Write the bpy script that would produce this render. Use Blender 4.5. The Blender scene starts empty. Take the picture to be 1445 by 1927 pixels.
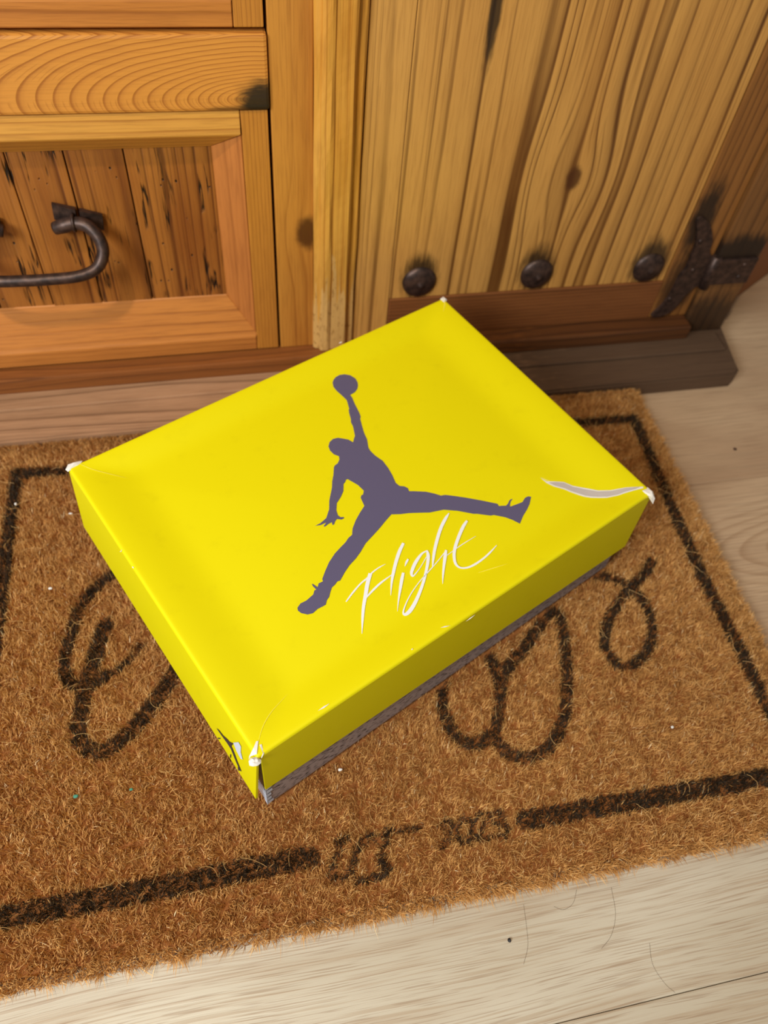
import bpy, bmesh, math, random
import numpy as np
from mathutils import Vector, Matrix

random.seed(7)
rng = np.random.default_rng(7)
scene = bpy.context.scene
col = scene.collection

# ------------------------------------------------------------------ camera
W, H, F = 1445.0, 1927.0, 1450.0
CAM = np.array([0.0, 0.0, 0.575])

def _axes():
    c = np.array([W / 2, H / 2])
    def d(p):
        v = np.array([p[0] - c[0], -(p[1] - c[1]), -F])
        return v / np.linalg.norm(v)
    z = -d((588.0, 2035.0))                 # vanishing point of the verticals
    x = d((8900.0, 0.0))                    # vanishing point of the cabinet front
    x = x - z * np.dot(x, z)
    x /= np.linalg.norm(x)
    return np.array([x, np.cross(z, x), z])  # world = RW @ camera vector
RW = _axes()

def ray(p):
    return RW @ np.array([p[0] - W / 2, -(p[1] - H / 2), -F])
def on_z(p, z):
    r = ray(p); return CAM + r * ((z - CAM[2]) / r[2])
def on_y(p, y):
    r = ray(p); return CAM + r * ((y - CAM[1]) / r[1])
def on_plane(p, o, n):
    r = ray(p); return CAM + r * (np.dot(np.array(o) - CAM, n) / np.dot(r, n))

cd = bpy.data.cameras.new('camera')
cam = bpy.data.objects.new('camera', cd)
col.objects.link(cam)
M = Matrix(RW.tolist()).to_4x4()
M.translation = Vector(CAM)
cam.matrix_world = M
cd.sensor_fit = 'VERTICAL'
cd.sensor_height = 36.0
cd.lens = F * 36.0 / H
cd.clip_start = 0.01
cd.dof.use_dof = True
cd.dof.focus_distance = 0.49
cd.dof.aperture_fstop = 6.5
scene.camera = cam

# ------------------------------------------------------------------ light
world = bpy.data.worlds.new('room_light')
scene.world = world
world.use_nodes = True
bg = world.node_tree.nodes['Background']
bg.inputs[0].default_value = (1.0, 0.93, 0.84, 1)
bg.inputs[1].default_value = 0.17

def area(name, loc, target, size, power, color, shape='RECTANGLE', size_y=None):
    l = bpy.data.lights.new(name, 'AREA')
    l.shape = shape
    l.size = size
    if size_y: l.size_y = size_y
    l.energy = power
    l.color = color
    o = bpy.data.objects.new(name, l)
    col.objects.link(o)
    o.location = loc
    o.rotation_euler = (Vector(target) - Vector(loc)).to_track_quat('-Z', 'Y').to_euler()
    return o

area('window_daylight', (-0.85, -0.42, 1.02), (0.0, 0.30, 0.1), 0.6, 20.5, (0.93, 0.99, 1.0), size_y=0.5)
area('ceiling_lamp', (-0.45, -0.45, 2.3), (0.0, 0.3, 0.0), 0.10, 22, (1.0, 0.86, 0.66), 'DISK')

scene.view_settings.view_transform = 'Standard'
scene.view_settings.look = 'None'
scene.view_settings.exposure = 0.0
scene.view_settings.gamma = 1.0
scene.view_settings.use_curve_mapping = False

# ------------------------------------------------------------------ helpers
def srgb(r, g, b):
    def f(v):
        v /= 255.0
        return v / 12.92 if v <= 0.04045 else ((v + 0.055) / 1.055) ** 2.4
    return (f(r), f(g), f(b), 1.0)

BASE = {}
def empty(name, loc, label=None, cat=None, group=None, kind=None, parent=None):
    o = bpy.data.objects.new(name, None)
    col.objects.link(o)
    o.empty_display_size = 0.02
    if parent is None:
        o.location = loc
        BASE[o.name] = np.array(loc, float)
    else:
        o.parent = parent
        BASE[o.name] = BASE[parent.name]
    tag(o, label, cat, group, kind)
    return o

def tag(o, label=None, cat=None, group=None, kind=None):
    for k, v in (('label', label), ('category', cat), ('group', group), ('kind', kind)):
        if v: o[k] = v
    return o

def mk(name, verts, faces, mat, parent=None, base=None, smooth=False):
    """one mesh object; verts in world coordinates"""
    b = BASE[parent.name] if parent is not None else np.array(base if base is not None else (0, 0, 0), float)
    me = bpy.data.meshes.new(name)
    v = np.asarray(verts, float) - b
    me.from_pydata(v.tolist(), [], faces)
    me.materials.append(mat)
    if smooth: me.shade_smooth()
    o = bpy.data.objects.new(name, me)
    col.objects.link(o)
    BASE[o.name] = b
    if parent is not None: o.parent = parent
    else: o.location = b
    return o

def from_bm(name, bm, mat, parent=None, base=None, smooth=False):
    bm.verts.index_update()
    vs = [tuple(v.co) for v in bm.verts]
    fs = [[v.index for v in f.verts] for f in bm.faces]
    bm.free()
    return mk(name, vs, fs, mat, parent, base, smooth)

def bm_box(bm, x0, x1, y0, y1, z0, z1, bevel=0.0, seg=2):
    r = bmesh.ops.create_cube(bm, size=1.0)
    for v in r['verts']:
        v.co = Vector((x0 + (v.co.x + .5) * (x1 - x0), y0 + (v.co.y + .5) * (y1 - y0), z0 + (v.co.z + .5) * (z1 - z0)))
    if bevel:
        es = list({e for v in r['verts'] for e in v.link_edges})
        bmesh.ops.bevel(bm, geom=es, offset=bevel, segments=seg, profile=.6, affect='EDGES')

def box(name, x0, x1, y0, y1, z0, z1, mat, parent=None, bevel=0.0, base=None):
    bm = bmesh.new()
    bm_box(bm, x0, x1, y0, y1, z0, z1, bevel)
    return from_bm(name, bm, mat, parent, base)

def prism(name, pts, vec, mat, parent, bevel=0.0):
    """extrude a planar polygon (world points) along vec"""
    bm = bmesh.new()
    vs = [bm.verts.new(p) for p in pts]
    f = bm.faces.new(vs)
    r = bmesh.ops.extrude_face_region(bm, geom=[f])
    nv = [g for g in r['geom'] if isinstance(g, bmesh.types.BMVert)]
    for v in nv: v.co += Vector(vec)
    bmesh.ops.recalc_face_normals(bm, faces=bm.faces)
    bmesh.ops.triangulate(bm, faces=[q for q in bm.faces if len(q.verts) > 4])
    return from_bm(name, bm, mat, parent)

def catmull(pts, n=6, closed=False):
    P = np.asarray(pts, float)
    if closed: Q = np.vstack([P[-1], P, P[:2]])
    else: Q = np.vstack([2 * P[0] - P[1], P, 2 * P[-1] - P[-2]])
    out = []
    for i in range(len(Q) - 3):
        p0, p1, p2, p3 = Q[i:i + 4]
        for k in range(n):
            t = k / n
            out.append(.5 * ((2 * p1) + (-p0 + p2) * t + (2 * p0 - 5 * p1 + 4 * p2 - p3) * t * t + (-p0 + 3 * p1 - 3 * p2 + p3) * t ** 3))
    if not closed: out.append(Q[-2])
    return np.array(out)

def tube(bm, pts, radii, seg=10, cap=True):
    P = np.asarray(pts, float)
    n = len(P)
    R = np.full(n, radii) if np.isscalar(radii) else np.asarray(radii)
    T = np.gradient(P, axis=0)
    T /= np.linalg.norm(T, axis=1)[:, None]
    a = np.array([0, 0, 1.0])
    if abs(T[0] @ a) > .9: a = np.array([0, 1.0, 0])
    rings = []
    for i in range(n):
        u = a - T[i] * (a @ T[i]); u /= np.linalg.norm(u); a = u
        w = np.cross(T[i], u)
        rings.append([bm.verts.new(P[i] + R[i] * (u * math.cos(q) + w * math.sin(q))) for q in np.linspace(0, 2 * math.pi, seg, endpoint=False)])
    for i in range(n - 1):
        for k in range(seg):
            bm.faces.new((rings[i][k], rings[i][(k + 1) % seg], rings[i + 1][(k + 1) % seg], rings[i + 1][k]))
    if cap:
        bm.faces.new(rings[0][::-1]); bm.faces.new(rings[-1])

# ------------------------------------------------------------------ materials
class G:
    """tiny node-graph writer"""
    def __init__(s, name, rough=.5, spec=.5):
        s.m = bpy.data.materials.new(name)
        s.m.use_nodes = True
        s.t = s.m.node_tree
        s.b = s.t.nodes['Principled BSDF']
        s.b.inputs['Roughness'].default_value = rough
        s.b.inputs['Specular IOR Level'].default_value = spec
    def n(s, typ, **kw):
        x = s.t.nodes.new(typ)
        for k, v in kw.items(): setattr(x, k, v)
        return x
    def put(s, sock, v):
        if hasattr(v, 'is_output') or hasattr(v, 'links'): s.t.links.new(v, sock)
        else: sock.default_value = v
    def math(s, op, a, b=0.0, c=0.0, clamp=False):
        x = s.n('ShaderNodeMath', operation=op, use_clamp=clamp)
        for i, v in enumerate((a, b, c)): s.put(x.inputs[i], v)
        return x.outputs[0]
    def add(s, a, b): return s.math('ADD', a, b)
    def sub(s, a, b): return s.math('SUBTRACT', a, b)
    def mul(s, a, b): return s.math('MULTIPLY', a, b)
    def mad(s, a, b, c): return s.math('MULTIPLY_ADD', a, b, c)
    def pos(s):
        g = s.n('ShaderNodeNewGeometry')
        x = s.n('ShaderNodeSeparateXYZ')
        s.t.links.new(g.outputs['Position'], x.inputs[0])
        return x.outputs
    def vec(s, a, b, c=0.0):
        x = s.n('ShaderNodeCombineXYZ')
        for i, v in enumerate((a, b, c)): s.put(x.inputs[i], v)
        return x.outputs[0]
    def noise(s, v, scale=1.0, detail=3.0, rough=.5, dist=0.0):
        x = s.n('ShaderNodeTexNoise')
        s.put(x.inputs['Vector'], v)
        x.inputs['Scale'].default_value = scale
        x.inputs['Detail'].default_value = detail
        x.inputs['Roughness'].default_value = rough
        x.inputs['Distortion'].default_value = dist
        return x.outputs[0]
    def ramp(s, f, stops, interp='LINEAR'):
        x = s.n('ShaderNodeValToRGB')
        x.color_ramp.interpolation = interp
        e = x.color_ramp.elements
        while len(e) < len(stops): e.new(.5)
        for q, (p, c) in zip(e, stops):
            q.position = p
            q.color = c if hasattr(c, '__len__') else (c, c, c, 1)
        s.put(x.inputs[0], f)
        return x.outputs[0]
    def step(s, f, lo, hi):
        x = s.n('ShaderNodeMapRange', interpolation_type='SMOOTHSTEP')
        s.put(x.inputs[0], f)
        x.inputs[1].default_value = lo; x.inputs[2].default_value = hi
        return x.outputs[0]
    def mix(s, f, a, b, mode='MIX'):
        x = s.n('ShaderNodeMix', data_type='RGBA', blend_type=mode)
        s.put(x.inputs[0], f); s.put(x.inputs[6], a); s.put(x.inputs[7], b)
        return x.outputs[2]
    def bump(s, h, strength=.3, dist=.001):
        x = s.n('ShaderNodeBump')
        x.inputs['Strength'].default_value = strength
        x.inputs['Distance'].default_value = dist
        s.put(x.inputs['Height'], h)
        s.t.links.new(x.outputs[0], s.b.inputs['Normal'])
    def color(s, c): s.put(s.b.inputs['Base Color'], c)

def plain(name, c, rough=.5, metal=0.0, spec=.5):
    g = G(name, rough, spec)
    g.color(c)
    g.b.inputs['Metallic'].default_value = metal
    return g.m

def wood(name, light, mid, dark, axis='z', freq=90., warp=1.2, vary=.8, vs=2.0, rough=.42, seed=0.0, knots=(), dark_patches=(), line=.75,
         fine=.35, blotch=.3, fs=(700., 25.), cracks=0.0, bumps=.25, ring=None, sharp=.86, spec=.4, wear=None):
    """pine: growth lines along `axis`; knots (u, v, radius, reach); stains (u, v, ru, rv, strength)"""
    g = G(name, rough, spec)
    x, y, z = g.pos()
    if axis == 'z': u, v = g.mad(y, .7, x), z
    elif axis == 'x': u, v = g.mad(y, -.7, z), x
    u0, v0 = u, v
    kdark = None
    for (ku, kv, kr, reach) in knots:
        du, dv = g.sub(u0, ku), g.sub(v0, kv)
        d2 = g.add(g.mul(du, du), g.mul(g.mul(dv, dv), .36))
        e = g.math('EXPONENT', g.mul(d2, -1.0 / (reach * reach)))
        u = g.sub(u, g.mul(g.mul(du, e), .8))
        d = g.math('SQRT', d2)
        d = g.add(d, g.mul(g.sub(g.noise(g.vec(u0, v0, seed), 120, 2), .5), kr * .5))
        k = g.sub(1.0, g.step(d, kr * .55, kr * 1.25))
        kdark = k if kdark is None else g.math('MAXIMUM', kdark, k)
    if ring:                      # (u, v, squash): flat-sawn arches round a branch
        ku, kv, sq = ring
        du, dv = g.sub(u0, ku), g.mul(g.sub(v0, kv), sq)
        u = g.math('POWER', g.math('SQRT', g.add(g.mul(du, du), g.mul(dv, dv))), .6)
    w1 = g.noise(g.vec(g.mul(u0, 9.), g.mul(v0, vs), seed), 1.0, 2.0)
    w2 = g.noise(g.vec(g.mul(u0, 40.), g.mul(v0, vs * 5), seed + 5), 1.0, 2.0)
    w3 = g.noise(g.vec(g.mul(u, 28.), g.mul(v0, .15), seed + 9), 1.0, 1.0)
    ph = g.mul(u, freq)
    ph = g.add(ph, g.mul(w1, warp * 3))
    ph = g.add(ph, g.mul(w2, warp * .35))
    ph = g.add(ph, g.mul(w3, vary * 6))
    fr = g.math('FRACT', ph)
    ln = g.ramp(fr, [(0.0, 0.0), (.5, .08), (.76, .35), (sharp, 1.0), (min(.985, sharp + .07), .9), (1.0, 0.0)])
    f2 = g.math('FRACT', g.add(g.mul(ph, 2.7), g.mul(w1, 1.5)))
    ln2 = g.mul(g.ramp(f2, [(0.0, 0.0), (.6, .1), (.9, 1.0), (1.0, 0.0)]), g.step(g.noise(g.vec(g.mul(u0, 55.), g.mul(v0, .8), seed + 21), 1.0, 1.0), .48, .62))
    ln = g.math('MAXIMUM', ln, g.mul(ln2, .7))
    amp = g.noise(g.vec(g.mul(u0, 14.), g.mul(v0, 1.5), seed + 3), 1.0, 2.0)
    lw = g.mul(ln, g.math('MULTIPLY', g.step(amp, .25, .6), line))
    fib = g.noise(g.vec(g.mul(u0, fs[0]), g.mul(v0, fs[1]), seed), 1.0, 3.0, .6)
    blo = g.noise(g.vec(g.mul(u0, 22.), g.mul(v0, 5.), seed + 7), 1.0, 3.0)
    c = g.mix(lw, light, dark)
    c = g.mix(g.mul(g.step(blo, .35, .75), blotch), c, mid)
    c = g.mix(g.mul(g.step(fib, .42, .72), fine), c, g.mix(1.0, c, (.45, .36, .28, 1), 'MULTIPLY'))
    hgt = g.add(g.mul(ln, -.5), g.mul(fib, .5))
    if kdark is not None: c = g.mix(g.mul(kdark, .9), c, srgb(74, 38, 14))
    if cracks:
        cn = g.noise(g.vec(g.mul(u0, 85.), g.mul(v0, 4.5), seed + 11), 1.0, 4.0, .6)
        ck = g.sub(1.0, g.step(g.math('ABSOLUTE', g.sub(cn, .5)), .004, .02))
        gate = g.step(g.noise(g.vec(g.mul(u0, 45.), g.mul(v0, 16.), seed + 13), 1.0, 2.0), .50, .58)
        ck = g.mul(ck, gate)
        vo = g.n('ShaderNodeTexVoronoi')
        g.put(vo.inputs['Vector'], g.vec(u0, g.mul(v0, .7), seed)); vo.inputs['Scale'].default_value = 140
        hole = g.mul(g.sub(1.0, g.step(vo.outputs['Distance'], .10, .16)), g.step(g.noise(g.vec(u0, v0, seed), 45, 1), .52, .56))
        ck = g.math('MAXIMUM', g.mul(ck, cracks), g.mul(hole, cracks))
        c = g.mix(ck, c, srgb(22, 13, 7))
        hgt = g.sub(hgt, g.mul(ck, 3.0))
    for (su, sv, ru, rv, st) in dark_patches:  # soot stains and broader dark areas, each a ragged ellipse
        du, dv = g.math('DIVIDE', g.sub(u0, su), ru), g.math('DIVIDE', g.sub(v0, sv), rv)
        d = g.math('SQRT', g.add(g.mul(du, du), g.mul(dv, dv)))
        d = g.add(d, g.mul(g.sub(g.noise(g.vec(g.mul(u0, 260.), g.mul(v0, 60.), seed), 1.0, 3.0), .5), .7))
        c = g.mix(g.mul(g.sub(1.0, g.step(d, .45, 1.1)), st), c, srgb(30, 22, 18))
    if wear:                      # varnish rubbed off below a ragged line
        wn = g.noise(g.vec(g.mul(x, 320.), g.mul(z, 18.), seed + 31), 1.0, 3.0)
        wf = g.step(g.add(g.mul(g.sub(wear[0], z), wear[1]), g.sub(wn, .5)), .0, .06)
        sp = g.step(g.noise(g.vec(g.mul(x, 700.), g.mul(z, 160.), seed), 1.0, 2.0), .6, .68)
        c = g.mix(g.mul(wf, .8), c, g.mix(g.mul(sp, .7), srgb(206, 164, 100), srgb(120, 78, 34)))
    g.color(c)
    g.bump(hgt, bumps, .0008)
    g.put(g.b.inputs['Roughness'], g.mad(fib, .25, rough - .1))
    return g.m

LT, MD, DK = srgb(214, 150, 66), srgb(160, 92, 30), srgb(128, 64, 18)
W_RAIL = wood('pine_arched', srgb(216, 146, 62), srgb(192, 116, 42), srgb(134, 66, 20), 'x', 135., .30, .02, 14., ring=(-.130, .050, .28),
              line=.7, fine=.2, seed=1., dark_patches=((-.134, .050, .021, .026, .97), (-.1375, .045, .004, .05, .6)), sharp=.9)
W_POST = wood('pine_post', srgb(198, 134, 54), MD, srgb(126, 66, 20), 'z', 70., .8, .4, 2., blotch=.7, knots=((.0815 + .42, .169, .0105, .026),), seed=2.)
W_MOLD = wood('pine_worn_moulding', srgb(212, 156, 68), srgb(196, 122, 26), srgb(150, 84, 22), 'z', 130., .4, .5, .8, line=.7, seed=3.4, blotch=.8, wear=(.115, 5.0))
W_DOOR = wood('pine_door', srgb(204, 150, 78), srgb(176, 116, 50), srgb(84, 44, 14), 'z', 52., .36, 1.1, 1.2, line=.95, seed=4.6, rough=.36,
              knots=((.323 + .423, .208, .0075, .034),),
              dark_patches=((.191 + .423, .112, .021, .030, .9), (.312 + .423, .112, .022, .032, .9), (.435 + .423, .112, .024, .034, .9), (.222 + .423, .345, .006, .05, .9)))
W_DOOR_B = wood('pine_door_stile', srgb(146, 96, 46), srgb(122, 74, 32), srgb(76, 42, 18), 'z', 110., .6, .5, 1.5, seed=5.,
                dark_patches=((.473 + .423, .160, .016, .05, .92), (.482 + .423, .085, .026, .05, .75)))
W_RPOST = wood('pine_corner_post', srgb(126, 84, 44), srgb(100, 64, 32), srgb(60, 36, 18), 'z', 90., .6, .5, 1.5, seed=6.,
               dark_patches=((.530 + .42, .124, .05, .024, .95), (.530 + .42, .03, .05, .05, .8)))
W_FRAME_X = wood('pine_frame_lengthwise', srgb(216, 156, 70), srgb(190, 122, 44), srgb(140, 76, 24), 'x', 120., .6, .5, 1.4, seed=7., line=.6)
W_FRAME_X2 = wood('pine_frame_lower', srgb(200, 128, 58), srgb(172, 100, 42), srgb(124, 64, 24), 'x', 120., .6, .5, 1.2, seed=17., line=.6)
W_FRAME_Z = wood('pine_frame_upright', srgb(196, 130, 50), srgb(170, 104, 36), srgb(120, 64, 18), 'z', 330., .5, .2, 1.4, seed=8., line=.5)
W_PANEL = wood('pine_wormy_panel', srgb(172, 108, 44), srgb(128, 68, 24), srgb(80, 38, 13), 'z', 70., .8, .8, 1.2, seed=9.3, cracks=1.0, blotch=.85, bumps=.5, line=.95)
W_BATTEN = wood('pine_batten', srgb(132, 80, 42), srgb(100, 56, 28), srgb(54, 28, 13), 'x', 230., .5, .2, 1.0, seed=10.4, line=1.0)
W_BRAIL = wood('pine_bottom_rail', srgb(142, 84, 38), srgb(108, 60, 26), srgb(70, 36, 15), 'x', 90., 1.0, .5, 2.2, seed=11., dark_patches=((-.38, .50, .6, .34, .6),))  # broad ellipse darkens the rail towards its right end
W_PLINTH = wood('weathered_plinth', srgb(176, 134, 100), srgb(146, 108, 76), srgb(104, 72, 48), 'x', 80., 1.0, .5, 2.0, seed=12., rough=.6, blotch=.6, dark_patches=((-.36, .54, .6, .44, .78),))  # board darkest round its right part, fading leftwards
W_SIDE = wood('orange_board', srgb(150, 84, 30), srgb(130, 70, 24), srgb(96, 48, 16), 'z', 120., .6, .4, 1.5, seed=13.)

def floor_mat(name, ca, cb, arches=False):
    g = G(name, .38, .5)
    x, y, z = g.pos()
    oi = g.n('ShaderNodeObjectInfo')
    sd = g.mul(oi.outputs['Random'], 37.0)
    w = g.noise(g.vec(g.mul(x, 3.0), g.mul(y, 9.), sd), 1.0, 1.5)
    yy = g.add(g.mul(y, 1.0), g.mul(w, .022))
    st = g.noise(g.vec(g.mul(x, 11.), g.mul(yy, 640.), sd), 1.0, 2.0, .5)
    st2 = g.noise(g.vec(g.mul(x, 2.5), g.mul(yy, 90.), sd), 1.0, 2.0, .5)
    pore = g.noise(g.vec(g.mul(x, 22.), g.mul(yy, 1100.), sd), 1.0, 2.0)
    tone = g.noise(g.vec(g.mul(x, 5.), g.mul(y, 14.), sd), 1.0, 2.0)
    c = g.mix(g.step(tone, .3, .7), ca, cb)
    c = g.mix(g.mul(g.step(st, .48, .66), .5), c, srgb(170, 144, 116))
    c = g.mix(g.mul(g.step(st2, .48, .75), .28), c, srgb(168, 140, 110))
    c = g.mix(g.mul(g.step(pore, .54, .64), .45), c, srgb(146, 116, 90))
    if arches:                    # flat-sawn figure beside the mat
        ax, ay = g.mul(g.sub(x, .60), .24), g.sub(y, .318)
        ar = g.math('SQRT', g.add(g.mul(ax, ax), g.mul(ay, ay)))
        al = g.ramp(g.math('FRACT', g.add(g.mul(ar, 170.), g.mul(w, 5.))), [(0.0, 0.0), (.5, .1), (.88, 1.0), (1.0, 0.0)])
        c = g.mix(g.mul(g.mul(al, g.sub(1.0, g.step(ar, .035, .075))), .45), c, srgb(140, 104, 72))
    du, dv = g.mul(g.sub(x, .59), 26.), g.mul(g.sub(y, .455), 40.)
    kn = g.math('SQRT', g.add(g.mul(du, du), g.mul(dv, dv)))
    kn = g.add(kn, g.mul(g.sub(st, .5), 1.2))
    c = g.mix(g.mul(g.sub(1.0, g.step(kn, .1, 1.0)), .6), c, srgb(104, 76, 60))
    g.color(c)
    g.bump(g.add(st, g.mul(pore, .6)), .18, .0006)
    return g.m
FLOOR = floor_mat('pale_oak_laminate', srgb(204, 192, 172), srgb(190, 176, 154))
FLOOR_W = floor_mat('oak_laminate_warm_lit', srgb(198, 168, 136), srgb(176, 144, 114), True)  # warmer planks, part of the warmth being room light put into the colour
SUBFLOOR = plain('dark_joint', srgb(150, 124, 92), .8)

def iron():
    g = G('old_dark_iron', .45, .5)
    tc = g.pos()
    n = g.noise(g.vec(tc[0], tc[1], tc[2]), 170, 3, .5)
    g.color(g.mix(g.step(n, .3, .75), srgb(54, 41, 37), srgb(88, 66, 57)))
    g.b.inputs['Metallic'].default_value = .55
    g.bump(n, .07, .0005)
    return g.m
IRON = iron()

def card(name, c, rough, dirt):
    g = G(name, rough, .25)
    p = g.pos()
    n = g.noise(g.vec(p[0], p[1], p[2]), 60, 4, .6)
    n2 = g.noise(g.vec(p[0], p[1], p[2]), 900, 2, .6)
    g.color(g.mix(g.mul(g.step(n, .55, .8), dirt), c, g.mix(1.0, c, (.82, .8, .7, 1), 'MULTIPLY')))
    g.bump(n2, .04, .0004)
    return g.m
YELLOW = card('yellow_card', (.79, .69, .0, 1), .5, .25)
INK_FIG = plain('dark_grey_print', srgb(94, 88, 116), .5, 0, .25)
INK_WHITE = plain('white_print', srgb(238, 238, 240), .5)
PAPER = plain('torn_grey_card', srgb(190, 178, 172), .8)
PAPER_W = plain('scuffed_white_card', srgb(232, 226, 218), .85)
CREASE = plain('cracked_print_edge', srgb(250, 238, 90), .7)

def cement():
    g = G('grey_speckled_card', .55, .4)
    p = g.pos()
    a = math.radians(25.8)
    s = g.add(g.mul(p[0], math.cos(a)), g.mul(p[1], math.sin(a)))
    t = g.add(g.mul(p[0], -math.sin(a)), g.mul(p[1], math.cos(a)))
    s2 = g.add(s, t)
    v = g.n('ShaderNodeTexNoise')
    g.put(v.inputs['Vector'], g.vec(g.add(g.mul(s2, 190.), g.mul(p[2], 210.)), g.mul(p[2], 620.), 0))
    v.inputs['Scale'].default_value = 1.0; v.inputs['Detail'].default_value = 1.0
    f = g.step(v.outputs[0], .58, .61)
    g.color(g.mix(f, srgb(172, 158, 156), srgb(34, 30, 34)))
    return g.m
CEMENT = cement()

def coir(name, ramp):
    g = G(name, .62, .25)
    a = g.n('ShaderNodeAttribute', attribute_name='fibre')
    g.color(g.ramp(a.outputs['Fac'], ramp))
    return g.m
COIR = coir('coir_fibre', [(0.0, srgb(160, 110, 56)), (.45, srgb(214, 158, 90)), (.85, srgb(238, 192, 124)), (1.0, srgb(255, 230, 182))])
COIR_INK = coir('black_dyed_coir', [(0.0, srgb(40, 31, 22)), (.7, srgb(70, 55, 40)), (.93, srgb(96, 74, 52)), (1.0, srgb(190, 148, 96))])
BACKING = plain('coir_backing', srgb(150, 92, 42), .9)

# ------------------------------------------------------------------ setting
fl = box('floor', -1.6, 1.8, -1.6, 1.6, -.03, -.0095, SUBFLOOR, base=(0, 0, 0))
tag(fl, 'pale oak laminate plank floor', 'floor', kind='structure')
rows = np.arange(-1.601, 1.6, .2)
rowstart = {}
for i, y0 in enumerate(rows):
    xs = [-1.6]
    off = (i * .47) % 1.2
    xs += [q for q in (-1.6 + off + .35, -1.6 + off + 1.55, -1.6 + off + 2.75) if -1.4 < q < 1.6]
    if abs(y0 + .001) < .15 or abs(y0 - .2) < .15 or abs(y0 - .4) < .15: xs = [-1.6, -.55 - .1 * (i % 3)]   # no cross joint shows in these rows
    xs.append(1.8)
    for a, b in zip(xs[:-1], xs[1:]):
        box('plank', a + .0003, b - .0003, y0 + .0001, y0 + .1999, -.0094, 0.0, FLOOR if y0 < .15 else FLOOR_W, fl, .0012)
WALL = plain('off_white_plaster', srgb(214, 206, 194), .9)
wb = box('wall_back', -1.6, 1.8, 1.12, 1.22, 0.0, 2.4, WALL, base=(0, 1.12, 0))
tag(wb, 'off white plaster wall behind the pine cabinet', 'wall', kind='structure')

# ------------------------------------------------------------------ cabinet
Y = .600
cab = empty('cabinet', (.087, .80, 0), 'rustic pine cabinet with iron-handled drawers and a studded door', 'cabinet')
box('carcass', -.378, .552, .625, 1.08, .022, .635, W_SIDE, cab)
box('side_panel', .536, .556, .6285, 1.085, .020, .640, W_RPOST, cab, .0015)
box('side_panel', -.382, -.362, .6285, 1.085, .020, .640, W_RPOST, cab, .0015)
box('top_board', -.405, .580, .570, 1.10, .640, .665, W_BRAIL, cab, .003)
# plinth: thin projecting foot board with clipped ends, a low fillet on it, and the bottom rail
bm = bmesh.new()
px0, px1, pf, pb = -.39, .547, .5255, 1.09
out = [(px0, pf + .006), (px0 + .008, pf), (px1 - .008, pf), (px1 + .001, pf + .007), (px1 + .012, .60), (px1 + .012, pb), (px0, pb)]
lo = [bm.verts.new((a, b, 0.0)) for a, b in out]
hi = [bm.verts.new((a, b, .018)) for a, b in out]
bm.faces.new(lo[::-1]); ft = bm.faces.new(hi)
for i in range(len(out)): bm.faces.new((lo[i], lo[(i + 1) % len(out)], hi[(i + 1) % len(out)], hi[i]))
bmesh.ops.bevel(bm, geom=list(ft.edges), offset=.002, segments=2, affect='EDGES')
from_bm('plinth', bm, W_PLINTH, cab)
box('fillet_strip', -.385, .545, .562, .5905, .0178, .0215, W_PLINTH, cab, .0012)
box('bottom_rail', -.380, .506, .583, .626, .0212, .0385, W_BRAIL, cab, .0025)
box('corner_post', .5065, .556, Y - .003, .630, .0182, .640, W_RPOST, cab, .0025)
box('corner_post', -.382, -.349, Y, .630, .0182, .640, W_POST, cab, .002)
box('centre_post', .0535, .0865, Y, .628, .0390, .640, W_POST, cab, .0012)
# worn moulding between drawers and door
prof = [(.0865, .625), (.0865, .5975), (.0880, .5955), (.0912, .5945), (.0918, .5925), (.0945, .5910), (.0990, .5905), (.1015, .5915), (.1025, .5925),
        (.1165, .5930), (.1180, .5945), (.1188, .5985), (.1205, .6005), (.1225, .6000), (.1250, .5998), (.1265, .6010), (.1272, .6050), (.1272, .625)]
bm = bmesh.new()
zs = np.linspace(.0390, .640, 60)
rings = []
for k, zz in enumerate(zs):
    rings.append([bm.verts.new((a + .0003 * math.sin(zz * 40 + a * 900), b + .0004 * math.sin(zz * 63 + a * 700), zz)) for a, b in prof])
for a, b in zip(rings[:-1], rings[1:]):
    for i in range(len(prof)):
        j = (i + 1) % len(prof)
        bm.faces.new((a[i], a[j], b[j], b[i]))
bm.faces.new(rings[0][::-1]); bm.faces.new(rings[-1])
from_bm('moulding', bm, W_MOLD, cab)
# rails
box('drawer_rail', -.349, .0528, Y - .0035, .628, .2790, .3325, W_RAIL, cab, .0025)
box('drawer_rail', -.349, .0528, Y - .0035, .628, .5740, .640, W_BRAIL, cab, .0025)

def mitred(name, prof_pts, axis, a0, a1, mat, parent):
    """bar with a constant profile; a0/a1: per-profile-point start / end along axis"""
    n = len(prof_pts)
    vs = []
    for ends in (a0, a1):
        for (p, q), e in zip(prof_pts, ends):
            vs.append((e, q, p) if axis == 'x' else (p, q, e))
    fs = [tuple(range(n))[::-1], tuple(range(n, 2 * n))]
    for i in range(n):
        j = (i + 1) % n
        fs.append((i, j, n + j, n + i))
    bm = bmesh.new()
    bv = [bm.verts.new(v) for v in vs]
    for f in fs: bm.faces.new([bv[i] for i in f])
    bmesh.ops.recalc_face_normals(bm, faces=bm.faces)
    bmesh.ops.bevel(bm, geom=list(bm.edges), offset=.0007, segments=1, affect='EDGES')
    return from_bm(name, bm, mat, parent)

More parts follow.
